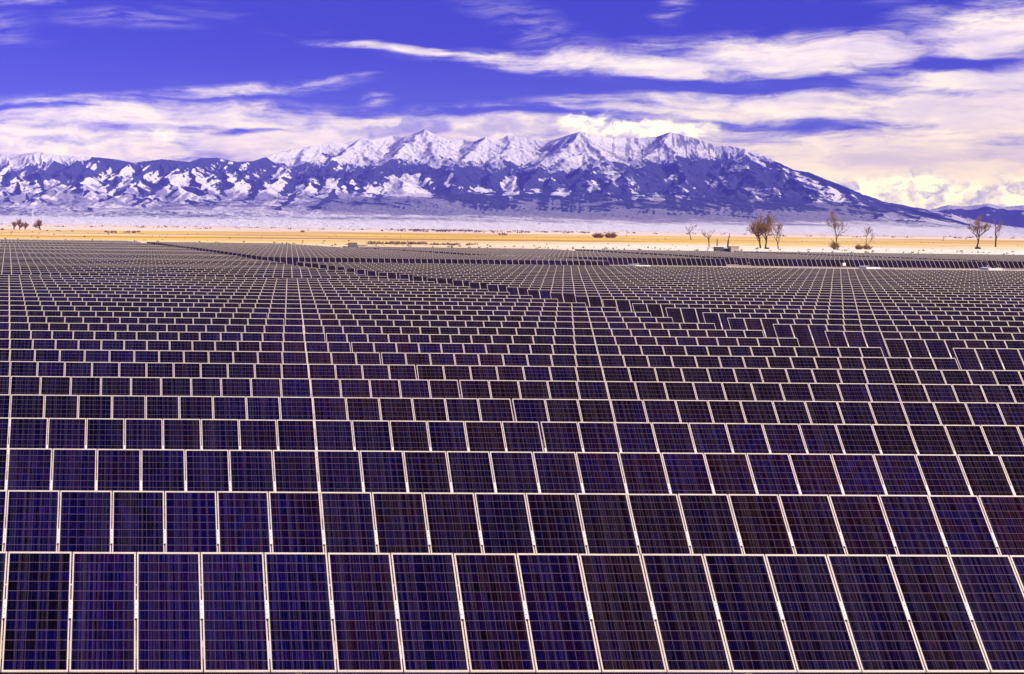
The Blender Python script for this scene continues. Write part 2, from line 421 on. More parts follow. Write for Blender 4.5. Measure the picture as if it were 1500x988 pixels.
def build_mountains():
    segs = []                                               # (x0,y0,h0,x1,y1,h1,k)
    def chain(pts, k):
        for (s0, y0, d0), (s1, y1, d1) in zip(pts[:-1], pts[1:]):
            segs.append((s0, d0, lift(s0, y0, d0), s1, d1, lift(s1, y1, d1), k))
    chain(SPINE, .62)
    rs = random.Random(21)
    # hand-placed faces of the high peaks
    for pts, k in (([(848, 192, 15000), (868, 214, 14500), (897, 240, 13900), (915, 262, 13100), (925, 290, 12200)], .62),
                   ([(848, 192, 15000), (820, 218, 14500), (790, 240, 14000), (770, 262, 13200), (760, 290, 12300)], .55),
                   ([(710, 199, 15300), (694, 222, 14700), (676, 243, 14100), (668, 268, 13200), (660, 292, 12300)], .6),
                   ([(743, 197, 15500), (738, 222, 14800), (724, 244, 14200), (715, 262, 13400)], .6),
                   ([(621, 189, 15500), (640, 215, 14800), (660, 240, 14000), (672, 262, 13300)], .5),
                   ([(621, 189, 15500), (596, 214, 14800), (566, 238, 14100), (540, 262, 13300), (520, 290, 12300)], .5),
                   ([(527, 202, 15200), (500, 222, 14500), (470, 243, 13800), (450, 268, 13000), (430, 295, 12100)], .55),
                   ([(590, 262, 13500), (588, 280, 12700), (585, 300, 11800)], .4),
                   ([(980, 192, 15600), (968, 212, 15000), (990, 236, 14300), (1010, 262, 13400), (1000, 292, 12300)], .55),
                   ([(980, 192, 15600), (950, 222, 14800), (935, 240, 14100)], .55),
                   ([(1089, 217, 15100), (1095, 240, 14300), (1120, 266, 13400), (1140, 292, 12300)], .5),
                   ([(1161, 248, 14400), (1180, 268, 13500), (1210, 292, 12400)], .45),
                   ([(445, 215, 14700), (430, 236, 14000), (405, 258, 13100), (380, 286, 12100)], .5)):
        chain(pts, k)
    # spurs that fall towards the valley
    s = -480.
    while s < 1330:
        yy = float(np.interp(s, [p[0] for p in SPINE], [p[1] for p in SPINE])); dd = float(np.interp(s, [p[0] for p in SPINE], [p[2] for p in SPINE]))
        left = s < 420
        ds = rs.uniform(-105, -60) if left else (rs.uniform(-40, 30) if s < 1050 else rs.uniform(10, 60))
        end_y = (312 if left else 302)+rs.uniform(-6, 4)+(s > 1000)*(s-1000)*.06; end_y = max(end_y, yy+14)
        dl = rs.uniform(2500, 3000) if left else rs.uniform(2900, 3600)
        n = 6; pts = []
        for i in range(n+1):
            t = i/n
            w = t**.85
            pts.append((s+ds*t+rs.uniform(-7, 7)*(0 < t < 1), yy+3+(end_y-yy-3)*w+rs.uniform(-3, 3)*(0 < t < 1), dd-dl*t))
        chain(pts, rs.uniform(.5, .62))
        for i in range(1, n):                               # side ribs
            for sg in (-1, 1):
                a = pts[i]; L = rs.uniform(16, 34)
                b_ = (a[0]+sg*L-(10 if left else 0), a[1]+rs.uniform(12, 22), a[2]-rs.uniform(300, 650))
                chain([a, b_], .6)
        s += rs.uniform(30, 44) if left else rs.uniform(26, 42)
    ribs = []
    for (s0, d0, h0, s1, d1, h1, k) in list(segs):
        if max(h0, h1) < 260: continue
        ax, ay, bx, by = (s0-PX0)/FPX*d0, d0, (s1-PX0)/FPX*d1, d1
        L = math.hypot(bx-ax, by-ay)
        if L < 40: continue
        ux, uy = (bx-ax)/L, (by-ay)/L; dn = (h1-h0)/L
        spine = d0 == d1 or abs(dn) < .12 or abs(uy) < .75
        q = rs.uniform(0, 60)
        while q < L:
            t_ = q/L; hx, hy, hh = ax+ux*q, ay+uy*q, h0+(h1-h0)*t_
            for sg in (-1, 1):
                nx, ny = -uy*sg, ux*sg
                if ny > .25: continue                      # away from the valley: never seen
                vx, vy = nx+ux*max(0, -dn)*1.6+rs.gauss(0, .16), ny+uy*max(0, -dn)*1.6+rs.gauss(0, .16)
                m_ = math.hypot(vx, vy); Lr = rs.uniform(150, 420)
                if spine: Lr *= 1.5
                # slightly gentler than the flank, so the rib stands out of it
                fall = k*Lr*rs.uniform(.66, .84)
                if hh-fall < 90: continue
                cx, cy = hx+vx/m_*Lr, hy+vy/m_*Lr
                ribs.append((hx, hy, hh-4, cx, cy, hh-fall, k*1.35))
                for w_ in range(2):
                    t2 = rs.uniform(.3, .85); ex, ey, eh = hx+(cx-hx)*t2, hy+(cy-hy)*t2, hh-fall*t2
                    an = rs.choice((-1, 1))*rs.uniform(.5, .9); c2, s2 = math.cos(an), math.sin(an); wx_, wy_ = (vx*c2-vy*s2)/m_, (vx*s2+vy*c2)/m_
                    L2_ = rs.uniform(50, 120); ribs.append((ex, ey, eh-3, ex+wx_*L2_, ey+wy_*L2_, eh-L2_*k*.8, k*1.5))
            q += rs.uniform(60, 105)
    S = np.concatenate([np.linspace(-500, -20, 100, endpoint=False), np.linspace(-20, 1480, 1060), np.linspace(1490, 1900, 30)])
    Dp = np.concatenate([np.linspace(5200, 10300, 60, endpoint=False), np.linspace(10300, 16500, 400), np.linspace(16650, 19500, 20)])
    gs, gd = np.meshgrid(S, Dp)
    X = (gs-PX0)/FPX*gd; Yc = gd
    wx = (fbm(X/520, Yc/520, 3, 4)-.5)*260+(fbm(X/130, Yc/130, 31, 3)-.5)*70
    wy = (fbm(X/520, Yc/520, 9, 4)-.5)*260+(fbm(X/130, Yc/130, 39, 3)-.5)*70
    near_sp = np.zeros_like(X)
    spd = np.interp(gs, [p[0] for p in SPINE], [p[2] for p in SPINE])
    damp = smooth(np.abs(gd-spd), 40, 450)
    Xw = X+wx*damp*.9; Yw = Yc+wy*damp*.9
    Z = np.full_like(X, -200.)
    world = [((s0-PX0)/FPX*d0, d0, h0, (s1-PX0)/FPX*d1, d1, h1, k) for (s0, d0, h0, s1, d1, h1, k) in segs]
    for gi, (ax, ay, h0, bx, by, h1, k) in enumerate(world+ribs):
        L2 = (bx-ax)**2+(by-ay)**2
        if L2 < 1: continue
        reach = (max(h0, h1)/k*.75+200) if gi < len(world) else 230
        x0, x1, y0, y1 = min(ax, bx)-reach, max(ax, bx)+reach, min(ay, by)-reach, max(ay, by)+reach
        r0, r1 = np.searchsorted(Dp, y0-170), np.searchsorted(Dp, y1+170)
        if r1 <= r0: continue
        ym, yM = max(Dp[r0], 5000), Dp[min(r1, len(Dp)-1)]
        ss_ = [PX0+FPX*xx/yy for xx in (x0-170, x1+170) for yy in (ym, yM)]
        c0, c1 = np.searchsorted(S, min(ss_)), np.searchsorted(S, max(ss_))
        if c1 <= c0: continue
        px, py = Xw[r0:r1, c0:c1], Yw[r0:r1, c0:c1]
        t = np.clip(((px-ax)*(bx-ax)+(py-ay)*(by-ay))/L2, 0, 1)
        dist = np.hypot(px-ax-t*(bx-ax), py-ay-t*(by-ay))
        np.maximum(Z[r0:r1, c0:c1], h0+(h1-h0)*t-k*dist*(1-.00016*np.minimum(dist, 2500)), out=Z[r0:r1, c0:c1])
    fade = smooth(-gs, -1480, -1150)
    E_fan = np.interp(gd, [5200, 6600, 8500, 10500, 11500, 14000], [-5, 3, 60, 165, 230, 300])
    fan_s = np.interp(gs, [-500, 0, 300, 600, 900, 1150, 1300, 1420, 1500, 1900], [.62, .62, .75, 1., 1.1, 1., .75, .35, 0., -.3])
    Zf = E_fan*fan_s+(fbm(X/900, Yc/900, 71, 5)-.5)*60*smooth(gd, 6500, 10000)+(fbm(X/160+Yc/700, Yc/900, 77, 4, True)-.6)*26*smooth(gd, 7000, 10500)
    sm = 24.
    Z = np.where(Z > Zf, Z, Zf)+sm*np.exp(-np.abs(Z-Zf)/sm)*.5*smooth(gd, 7500, 9500)*(Z > -100)
    Zs = Z.copy()
    rough = (fbm(X/330, Yc/330, 101, 6, True, .5)-.6)*36*damp+(fbm(X/80, Yc/80, 131, 5, True, .6)-.6)*20*(.25+.75*damp)
    Z = Z+rough*smooth(Z, 150, 420)
    Z = np.where(gd < 6000, np.minimum(Z, -4+(gd-5200)*.004), Z)
    # ----- where forest, bare snow and scrub stand
    E = Z/gd*FPX
    gy, gx = np.gradient(Zs)
    dX = np.gradient(X, axis=1); dYc = np.gradient(Yc, axis=0)
    sx = gx/np.maximum(dX, 1); 
    tl = np.interp(gs, [-500, 0, 60, 110, 150, 370, 400, 500, 640, 700, 850, 950, 1050, 1110, 1180, 1260, 1400], [84, 82, 86, 98, 112, 110, 84, 92, 94, 90, 92, 99, 106, 106, 104, 90, 60])
    n1 = fbm(X/420, Yc/420, 201, 5); n2 = fbm(X/120, Yc/170, 211, 4); n3 = fbm(X/60, Yc/220, 221, 4)
    lean = np.interp(gs, [-500, 350, 700, 1000, 1300], [1.35, 1.2, .25, -.2, -1.])
    cc = gs-lean*E
    n4 = fbm(cc/11, E/34, 231, 5)
    n5 = fbm(cc/4, E/22, 241, 3)
    spur_shade = vnoise(cc/21+(n1-.5)*2.2+(n2-.5)*.5, E/90+gs/300, 251)*.75+fbm(cc/9, E/60, 261, 3)*.25  # left range spurs: lit sides and dark valleys put into the forest cover
    leftm = smooth(-gs, -640, -430)
    upper = smooth(E+(n1-.5)*26+(n2-.5)*16+np.clip(sx, -.6, .6)*14, tl-2.5, tl+2.5)
    low_line = np.interp(gs, [-500, 0, 400, 560, 700, 1000, 1200, 1400], [66, 62, 56, 52, 38, 34, 34, 24])
    asp = np.clip(sx, -.6, .6)
    n4 = n4*smooth(E, 18, 36)+.5*(1-smooth(E, 18, 36)); n5 = n5*smooth(E, 18, 36)+.45*(1-smooth(E, 18, 36))
    lower = smooth(-(E+(n1-.5)*26+(n2-.5)*12+(n4-.5)*26+(n5-.5)*16+leftm*(spur_shade-.42)*70+np.where(asp > 0, asp*52, asp*34)), -low_line-7, -low_line+9)
    forest = (1-upper)*(1-lower*.88)
    forest = np.maximum(forest, (1-upper)*smooth(sx, .16, .44)*smooth(E, 24, 34)*.8)
    gw = gs+(fbm(X/190, Yc/260, 401, 4)-.5)*34+(n4-.5)*10; Ew = E+(fbm(X/190, Yc/260, 411, 4)-.5)*18
    def patch(s, y, rs_, ry, f=1., sl=0.):
        e0 = horizon(s)-y
        q = ((gw-s)/rs_)**2+((Ew-e0+sl*(gw-s))/ry)**2+(n2-.5)*1.6+(n4-.5)*1.8
        return smooth(-q, -1.2, -.7)*f
    for p in ((590, 271, 36, 19, .95), (747, 272, 15, 14), (706, 276, 17, 7), (618, 282, 14, 10, .9), (520, 285, 26, 12, .8), (484, 275, 10, 16, .8), (440, 285, 9, 14, .8), (876, 296, 18, 5, .8), (862, 270, 4, 16, .7),
              (822, 279, 12, 6, .7), (960, 288, 16, 9, .5), (1000, 280, 12, 12, .5), (1110, 285, 26, 14, .45), (1150, 262, 5, 12, .5), (1215, 300, 26, 12, .4), (780, 280, 10, 4, .7), (410, 255, 10, 7), (500, 247, 7, 4), (632, 238, 7, 4),
              (132, 242, 7, 8), (75, 272, 8, 9), (180, 268, 10, 14, .9), (232, 258, 6, 8), (262, 268, 9, 9, .8), (1170, 256, 34, 3.2, .85, .42), (1222, 281, 36, 3.6, .75, .44), (1118, 240, 24, 2.6, .9, .45), (1195, 275, 26, 3, .5, .5), (900, 262, 20, 9, .5), (930, 280, 10, 14, .45), (985, 262, 14, 6, .5), (1045, 268, 20, 8, .45), (1075, 245, 16, 6, .5), (880, 250, 10, 8, .5), (660, 262, 5, 12, .6), (800, 262, 12, 5, .5), (1290, 312, 60, 6, .4, .3), (340, 275, 12, 7, .8), (945, 255, 12, 5, .4)):
        forest = forest*(1-patch(*p))
    streak = smooth(n3, .60, .75)*.75*smooth(np.abs(gs-1150), 20, 20.1)
    forest = forest*(1-streak*.55)
    scrub_b = (1.0+1.6*n4*smooth(n5, .25, .7))*(1-forest)*smooth(-E, -(low_line+8), -low_line+16)*smooth(E, 6, 15)*(.35+.5*smooth(n2, .35, .65))
    lowz = smooth(E, 20, 34); scrub_b = scrub_b*lowz+(1-lowz)*(.45+.5*(n1-.3))*smooth(E, 5, 14)*(1-forest)
    band = np.interp(gs, [-500, 0, 370, 450, 620, 1300, 1400], [1, 1, .9, .5, .3, .25, 0])
    basewood = smooth(E+(n1-.5)*7, 9, 12)*smooth(-(E+(n1-.5)*12), -28, -19)*band
    forest = np.maximum(forest, basewood*(.36+.22*n2))
    rightw = np.interp(gs, [380, 480, 640, 1200, 1330, 1420], [0, .45, .62, .66, .5, .2])
    e0 = np.interp(gs, [400, 700, 900, 1000, 1250, 1400], [12, 17, 11, 9, 15, 12])
    fanw = smooth(E+(n1-.5)*9+(n2-.5)*5, e0-3, e0+5)*smooth(-E, -46, -38)*rightw*(.62+.6*(n1+n2-.7))
    forest = np.maximum(forest, np.clip(fanw, 0, .22))
    scrub_fan = smooth(E, e0-2, e0+6)*smooth(-E, -50, -40)*rightw*(1.25+.7*n1)*(.62+.5*smooth(E, 12, 34))
    scrub = np.maximum(np.maximum(scrub_b, scrub_fan), upper*smooth(n5, .50, .68)*(.45+.4*smooth(gs, 880, 960)))
    c, s = math.cos(YAW), math.sin(YAW)
    WX = X*c+Yc*s; WY = Yc*c-X*s
    V = np.stack([WX, WY, Z], -1).reshape(-1, 3)
    nj, ni = X.shape
    idx = np.arange(nj*ni).reshape(nj, ni)
    Fc = np.stack([idx[:-1, :-1], idx[:-1, 1:], idx[1:, 1:], idx[1:, :-1]], -1).reshape(-1, 4)
    me = bpy.data.meshes.new('mountains')
    me.vertices.add(len(V)); me.vertices.foreach_set('co', V.ravel())
    me.loops.add(Fc.size); me.loops.foreach_set('vertex_index', Fc.ravel().astype(np.int32))
    me.polygons.add(len(Fc)); me.polygons.foreach_set('loop_start', np.arange(0, Fc.size, 4, dtype=np.int32)); me.polygons.foreach_set('loop_total', np.full(len(Fc), 4, dtype=np.int32))
    me.update(calc_edges=True)
    me.polygons.foreach_set('use_smooth', [True]*len(Fc))
    for nm, a in (('forest', forest), ('scrub', scrub)):
        at_ = me.attributes.new(nm, 'FLOAT', 'POINT'); at_.data.foreach_set('value', np.clip(a, 0, 1).ravel().astype(np.float32))
    return me
def mountain_material():
    mt, t, b = new_mat('snowy_mountain')
    g = t.n('ShaderNodeNewGeometry'); P = g.outputs['Position']
    fo = t.n('ShaderNodeAttribute', attribute_name='forest').outputs['Fac']; sc = t.n('ShaderNodeAttribute', attribute_name='scrub').outputs['Fac']
    n = t.noise(t.scale(P, 1, .35, 1), .012, 6, .65); n2 = t.noise(t.scale(P, 1, .3, .6), .035, 4, .7); n3 = t.noise(P, .0035, 5, .6)
    nz = t.sep(g.outputs['Normal'])[2]
    f = t.ss(t.math('ADD', fo, t.math('MULTIPLY', t.math('SUBTRACT', n2, .5), .75)), .42, .56)
    s = t.ss(t.math('ADD', sc, t.math('MULTIPLY', t.math('SUBTRACT', n, .5), 1.3)), .25, .75)
    snow = t.mix(n3, (.92, .88, .82), (.88, .85, .82))
    rock = t.math('MULTIPLY', t.ss(t.math('ADD', nz, t.math('MULTIPLY', t.math('SUBTRACT', n2, .5), .55)), .78, .66), .6)
    c = t.mix(rock, snow, (.16, .13, .13))
    c = t.mix(t.math('MULTIPLY', s, .80), c, (.13, .12, .19))
    wood = t.mix(n2, (.034, .042, .090), (.062, .068, .118))
    c = t.mix(f, c, wood)
    t.put(b.inputs['Base Color'], c); b.inputs['Roughness'].default_value = .95; b.inputs['Specular IOR Level'].default_value = .05
    bump(t, b, t.math('ADD', n, n2), .7, 22.)
    return mt
M_mount = mountain_material()
me = build_mountains(); me.materials.append(M_mount)
tag(link('mountains', me), kind='structure')
def far_hills():
    pts = [(1250, 322), (1330, 312), (1361, 307), (1388, 300), (1415, 303), (1447, 298.5), (1470, 302), (1500, 300), (1550, 306), (1620, 298), (1700, 309), (1800, 303), (1900, 315)]
    S = np.linspace(1250, 1900, 260); Dp = np.linspace(16500, 21000, 90)
    gs, gd = np.meshgrid(S, Dp); X = (gs-PX0)/FPX*gd
    ridge = (horizon(gs)-np.interp(gs, [p[0] for p in pts], [p[1] for p in pts]))*19500/FPX
    prof = smooth(gd, 16500, 19500)*smooth(-gd, -21000, -19700)
    Z = ridge*(prof**.8)+(fbm(X/500, gd/500, 301, 5, True)-.6)*170*prof*(1-smooth(gd, 18600, 19500)*.85)
    fo = smooth(-Z/gd*FPX+(fbm(X/500, gd/500, 310, 4)-.5)*30, -38, -30)*smooth(Z/gd*FPX, 8, 16)
    c, s = math.cos(YAW), math.sin(YAW)
    V = np.stack([X*c+gd*s, gd*c-X*s, Z-3], -1).reshape(-1, 3)
    nj, ni = X.shape; idx = np.arange(nj*ni).reshape(nj, ni)
    Fc = np.stack([idx[:-1, :-1], idx[:-1, 1:], idx[1:, 1:], idx[1:, :-1]], -1).reshape(-1, 4)
    me = bpy.data.meshes.new('distant_hills'); me.from_pydata(V.tolist(), [], Fc.tolist())
    me.polygons.foreach_set('use_smooth', [True]*len(Fc))
    for nm, a in (('forest', fo), ('scrub', fo*0+.3)):
        q = me.attributes.new(nm, 'FLOAT', 'POINT'); q.data.foreach_set('value', np.clip(a, 0, 1).ravel().astype(np.float32))
    me.materials.append(M_mount); return me
tag(link('distant_hills', far_hills()), kind='structure')

# ------------------------------------------------------------------ bare trees and shrubs
def bark(name, a, b_):
    mt, t, b = new_mat(name); g = t.n('ShaderNodeNewGeometry')
    t.put(b.inputs['Base Color'], t.mix(t.noise(t.scale(g.outputs['Position'], 3, 3, .8), 1.5, 5), a, b_)); b.inputs['Roughness'].default_value = .9
    return mt
M_bark = bark('bark', (.05, .022, .018), (.12, .055, .035)); M_twig = bark('twigs', (.15, .085, .045), (.28, .17, .085)); M_rust = bark('rusty_twigs', (.20, .10, .035), (.34, .19, .07))
M_shrub = bark('shrub_twigs', (.10, .06, .035), (.24, .16, .09))
def branch(mb, tw, p, d, L, r, lvl, rs, spread=.55, up=.12, maxl=4, trunk_mb=None, kids=(3, 5), tips=True):
    n = 4 if lvl < 2 else 3
    tgt = trunk_mb if (lvl == 0 and trunk_mb) else mb
    pts = [p]; rad = [r]
    for i in range(n):
        w = .10 if lvl == 0 else .22
        d = (d+Vector((rs.gauss(0, w), rs.gauss(0, w), rs.gauss(0, w)+up*(.3 if lvl == 0 else 1)))).normalized()
        p = p+d*(L/n); pts.append(p); rad.append(r*(1-(i+1)/n*(.45 if lvl < maxl else .7)))
        tgt.tube(pts[-2], pts[-1], rad[-2], rad[-1], 6 if lvl == 0 else (4 if lvl < 3 else 3), 0 if lvl < 3 else 1)
    if lvl >= maxl: return
    nk = rs.randint(*kids)
    for k in range(nk):
        f = rs.uniform(.35 if lvl else .42, 1.) if k else 1.
        i = min(int(f*n), n-1); q = pts[i].lerp(pts[i+1], f*n-i)
        a = rs.uniform(0, 2*math.pi); e = d.orthogonal().normalized(); g = d.cross(e)
        sp = spread*rs.uniform(.6, 1.3)*(.45 if k == 0 else 1)
        nd = (d+(e*math.cos(a)+g*math.sin(a))*sp*1.2).normalized()
        branch(mb, tw, q, nd, L*rs.uniform(.55, .8), max(r*rs.uniform(.46, .68), .05), lvl+1, rs, spread, up, maxl, None, kids)
def tree(px, py, top, label, seed, name='bare_tree', lean=(0, 0), r=.35, spread=.6, maxl=4, kids=(3, 5), trunk=.42, mat=None, group=None, fat=1., cat='tree'):
    X, Y = at(px, py); zc = Y*math.cos(YAW)+X*math.sin(YAW); Hh = (py-top)/FPX*zc
    rs = random.Random(seed)
    root = bpy.data.objects.new(name, None); C.objects.link(root); root.location = (X, Y, 0); tag(root, label, cat, group)
    tr, cw = MB(), MB()
    branch(cw, cw, Vector((0, 0, -.5)), Vector((lean[0], lean[1], 1)).normalized(), trunk*Hh, r, 0, rs, spread, .16, maxl, tr, kids)
    # scale the crown to the measured height
    zt = max(v[2] for v in cw.v) if cw.v else Hh
    k = Hh/max(zt, .1)
    for b in (tr, cw): b.v = [(v[0]*k*fat, v[1]*k*fat, v[2]*k) for v in b.v]
    link('trunk', tr.mesh('trunk', [M_bark]), root)
    link('crown', cw.mesh('crown', [M_bark, mat or M_twig]), root)
    return root, k
def shrub(px, py, w_px, h_px, label, seed, mat=None, group=None, n=40, name='shrub', one=True):
    X, Y = at(px, py); zc = Y*math.cos(YAW)+X*math.sin(YAW); W = w_px/FPX*zc; Hh = h_px/FPX*zc
    rs = random.Random(seed); b = MB()
    for i in range(n):
        x = rs.uniform(-.28, .28)*W; d = Vector((x/W*2.4+rs.gauss(0, .3), rs.gauss(0, .4), 1)).normalized()
        L = Hh*rs.uniform(.5, 1.)*(1-abs(x/W)*1.1); p = Vector((x, rs.gauss(0, .2)*W*.5, -.1))
        q = p+d*L*.6; b.tube(p, q, .022*Hh+.02, .014*Hh+.02, 3)
        for j in range(6):
            e = (d+Vector((rs.gauss(0, .5), rs.gauss(0, .5), rs.gauss(0, .3)))).normalized(); s = p.lerp(q, rs.uniform(.4, 1))
            b.tube(s, s+e*L*rs.uniform(.25, .5), .012*Hh+.015, .01*Hh, 3)
    o = link(name, b.mesh(name, [mat or M_shrub]), None, (X, Y, 0)); tag(o, label, 'shrub', group); return o
G_t = 'bare trees beyond the right half of the array'
tree(1013, 352, 328, 'small bent bare tree, farthest left of the trees behind the array', 4, lean=(-.35, 0), r=.36, spread=.75, kids=(3, 4), group=G_t)
tree(1039, 362, 334, 'gnarled half-dead tree left of the blue cabinet', 8, name='dead_tree', lean=(-.12, 0), r=.5, spread=.6, maxl=4, kids=(3, 3), trunk=.6, group=G_t, fat=.75)
tree(1114, 364, 312, 'big bare tree with dense rust-brown twigs, left trunk of the clump', 15, lean=(-.10, 0), r=.38, spread=.62, maxl=5, kids=(4, 5), mat=M_rust, group=G_t, fat=1.15)
tree(1121, 364, 310, 'tall spreading bare tree in the middle of the clump', 22, lean=(.12, 0), r=.46, spread=.66, maxl=5, kids=(4, 5), group=G_t, fat=1.0)
tree(1140, 365, 325, 'shorter pale-twigged bare tree on the right side of the clump', 27, r=.28, spread=.68, maxl=5, kids=(3, 4), mat=M_twig, group=G_t)
tree(1227, 366, 302, 'tall narrow bare tree standing alone between the clumps', 34, r=.44, spread=.36, maxl=5, kids=(4, 4), trunk=.6, group=G_t, fat=.7)
tree(1270, 366, 327, 'thin sapling rising from a rusty bush', 37, r=.16, spread=.35, maxl=4, kids=(3, 4), trunk=.5, group=G_t, fat=.8)
tree(1431, 364, 311, 'wide vase-shaped bare tree near the right edge', 43, r=.5, spread=.8, maxl=5, kids=(4, 4), trunk=.38, group=G_t)
tree(1458, 364, 318, 'crooked thick-trunked bare tree, rightmost', 52, lean=(.10, 0), r=.6, spread=.5, maxl=5, kids=(3, 3), trunk=.45, group=G_t, fat=.8)
tree(1381, 353, 344, 'tiny far bare tree in the yellow field left of the vase-shaped tree', 56, r=.22, spread=.5, maxl=3, kids=(2, 3), group=G_t)
G_l = 'brown trees at the far left of the yellow field'
for px, py, top, sd, lb in ((21, 337, 323.5, 61, 'small brown tree left of the larger pair at the left edge'), (29, 337, 319.5, 63, 'bushy brown tree, taller of those at the left edge'), (36.5, 337, 324, 66, 'short brown tree just right of the tallest one at the left edge'), (59, 338, 320, 68, 'rounded brown tree standing apart right of the left-edge group')):
    tree(px, py, top, lb, sd, r=.42, spread=.8, maxl=4, kids=(5, 6), trunk=.3, mat=M_rust, group=G_l, fat=1.1)
# dead snags
def snag(px, py, top, label, r, lean, seed):
    X, Y = at(px, py); zc = Y*math.cos(YAW)+X*math.sin(YAW); Hh = (py-top)/FPX*zc; rs = random.Random(seed); b = MB()
    p = Vector((0, 0, -.3)); 
    for i in range(6):
        q = Vector((lean*Hh*((i+1)/6)**1.4+rs.gauss(0, .05), rs.gauss(0, .05), Hh*(i+1)/6)); b.tube(p, q, r*(1-i*.12), r*(1-(i+1)*.13), 7, 0, True); p = q
    for k in range(5):
        z = rs.uniform(.3, .9)*Hh; a = Vector((lean*Hh*(z/Hh)**1.4, 0, z)); b.tube(a, a+Vector((rs.uniform(-.8, 1), rs.gauss(0, .4), rs.uniform(.1, .8))), .09, .04, 4)
    o = link('tree_snag', b.mesh('tree_snag', [M_bark]), None, (X, Y, 0)); tag(o, label, 'tree snag')
snag(1066, 363, 341.5, 'leaning bare snag rising behind the cabinets', .38, .12, 3)
snag(1050.5, 361, 348.5, 'short broken snag left of the leaning one', .3, -.03, 4)
shrub(1258, 366, 9, 12, 'rusty brown bush between the tall narrow tree and the sapling', 71, M_rust)
shrub(1271, 366, 12, 13, 'rusty bush around the foot of the sapling', 72, M_rust)
shrub(1224, 366, 9, 19, 'thicket of rusty suckers round the foot of the tall narrow tree', 73, M_rust, n=26)
shrub(1123, 365, 12, 5, 'low dark brush at the foot of the big clump', 74, M_bark)
shrub(1432, 366, 8, 8, 'suckers at the foot of the vase-shaped tree', 75, M_bark)
shrub(876, 348.5, 20, 11, 'wide brown thicket in the far yellow field, left half', 76, M_rust, n=90, group='pair of brown thickets in the far field')
shrub(895, 348.5, 20, 12, 'wide brown thicket in the far yellow field, right half', 77, M_rust, n=90, group='pair of brown thickets in the far field')
shrub(736, 344.6, 22, 5.5, 'low grey-brown thicket on the far horizon line', 78, n=70)
shrub(443, 340.5, 7, 5, 'small cone-shaped shrub on the far field edge', 79)
shrub(3, 337.5, 6, 4.5, 'dark low shrub cut by the left edge', 80, M_bark)
for i, (px, w) in enumerate(((84, 6), (69, 5), (88, 5), (106, 5))): shrub(px, 338.9+i*.15, w, 2.6, ['small shrub right of the rounded brown tree', 'low shrub at the foot of the rounded brown tree', 'small dark shrub second right of the rounded tree', 'pale low shrub rightmost of those by the rounded tree'][i], 90+i)
def brush_stuff():
    rs = random.Random(9); b = MB(); b2 = MB()
    def clump(mb, X, Y, w, h, n):
        for i in range(n):
            a = rs.uniform(0, 6.28); rr = abs(rs.gauss(0, .4))*w; x = X+math.cos(a)*rr; y = Y+math.sin(a)*rr; hh = h*rs.uniform(.5, 1)*(1-min(.8, rr/w*.6)); q = rs.uniform(0, 3.14); dx, dy = math.cos(q)*.25*h, math.sin(q)*.25*h
            mb.tri((x-dx, y-dy, -.1), (x+dx, y+dy, -.1), (x+rs.gauss(0, .3)*h, y+rs.gauss(0, .3)*h, hh))
    for i in range(550):
        Y = rs.uniform(448, 640) if rs.random() < .6 else rs.uniform(640, 1250); X = x_of(rs.uniform(-60, 1560), Y)
        if Y < 490 and rs.random() < .2: continue
        clump(b, X, Y, rs.uniform(.4, 1.3), rs.uniform(.35, 1.05), 9)
    for px0, px1, py, h, cnt in ((540, 610, 357.4, 1.3, 46), (612, 625, 357.6, 1.4, 12), (630, 700, 358.6, 1., 30), (155, 215, 341.2, 2.2, 12)):
        for i in range(cnt):
            X, Y = at(rs.uniform(px0, px1), py+rs.gauss(0, .35)); clump(b, X, Y, 1.6, h*rs.uniform(.7, 1.3), 12)
    o = link('sagebrush', b.mesh('sagebrush', [bark('sage', (.10, .075, .05), (.26, .20, .12))])); tag(o, 'scattered low dry brush behind the array', 'brush', kind='stuff')
    for i in range(480):
        px = rs.choice((rs.uniform(-60, 1560), rs.uniform(560, 860), rs.uniform(600, 700))); Y = rs.uniform(2300, 4200); X = x_of(px, Y)
        clump(b2, X, Y, rs.uniform(4, 16), rs.uniform(1., 4.5), 12)
    o = link('distant_woods', b2.mesh('distant_woods', [bark('far_wood', (.06, .035, .035), (.14, .09, .08))])); tag(o, 'dark line of far-off brush and trees on the valley floor', 'woods', kind='stuff')
brush_stuff()

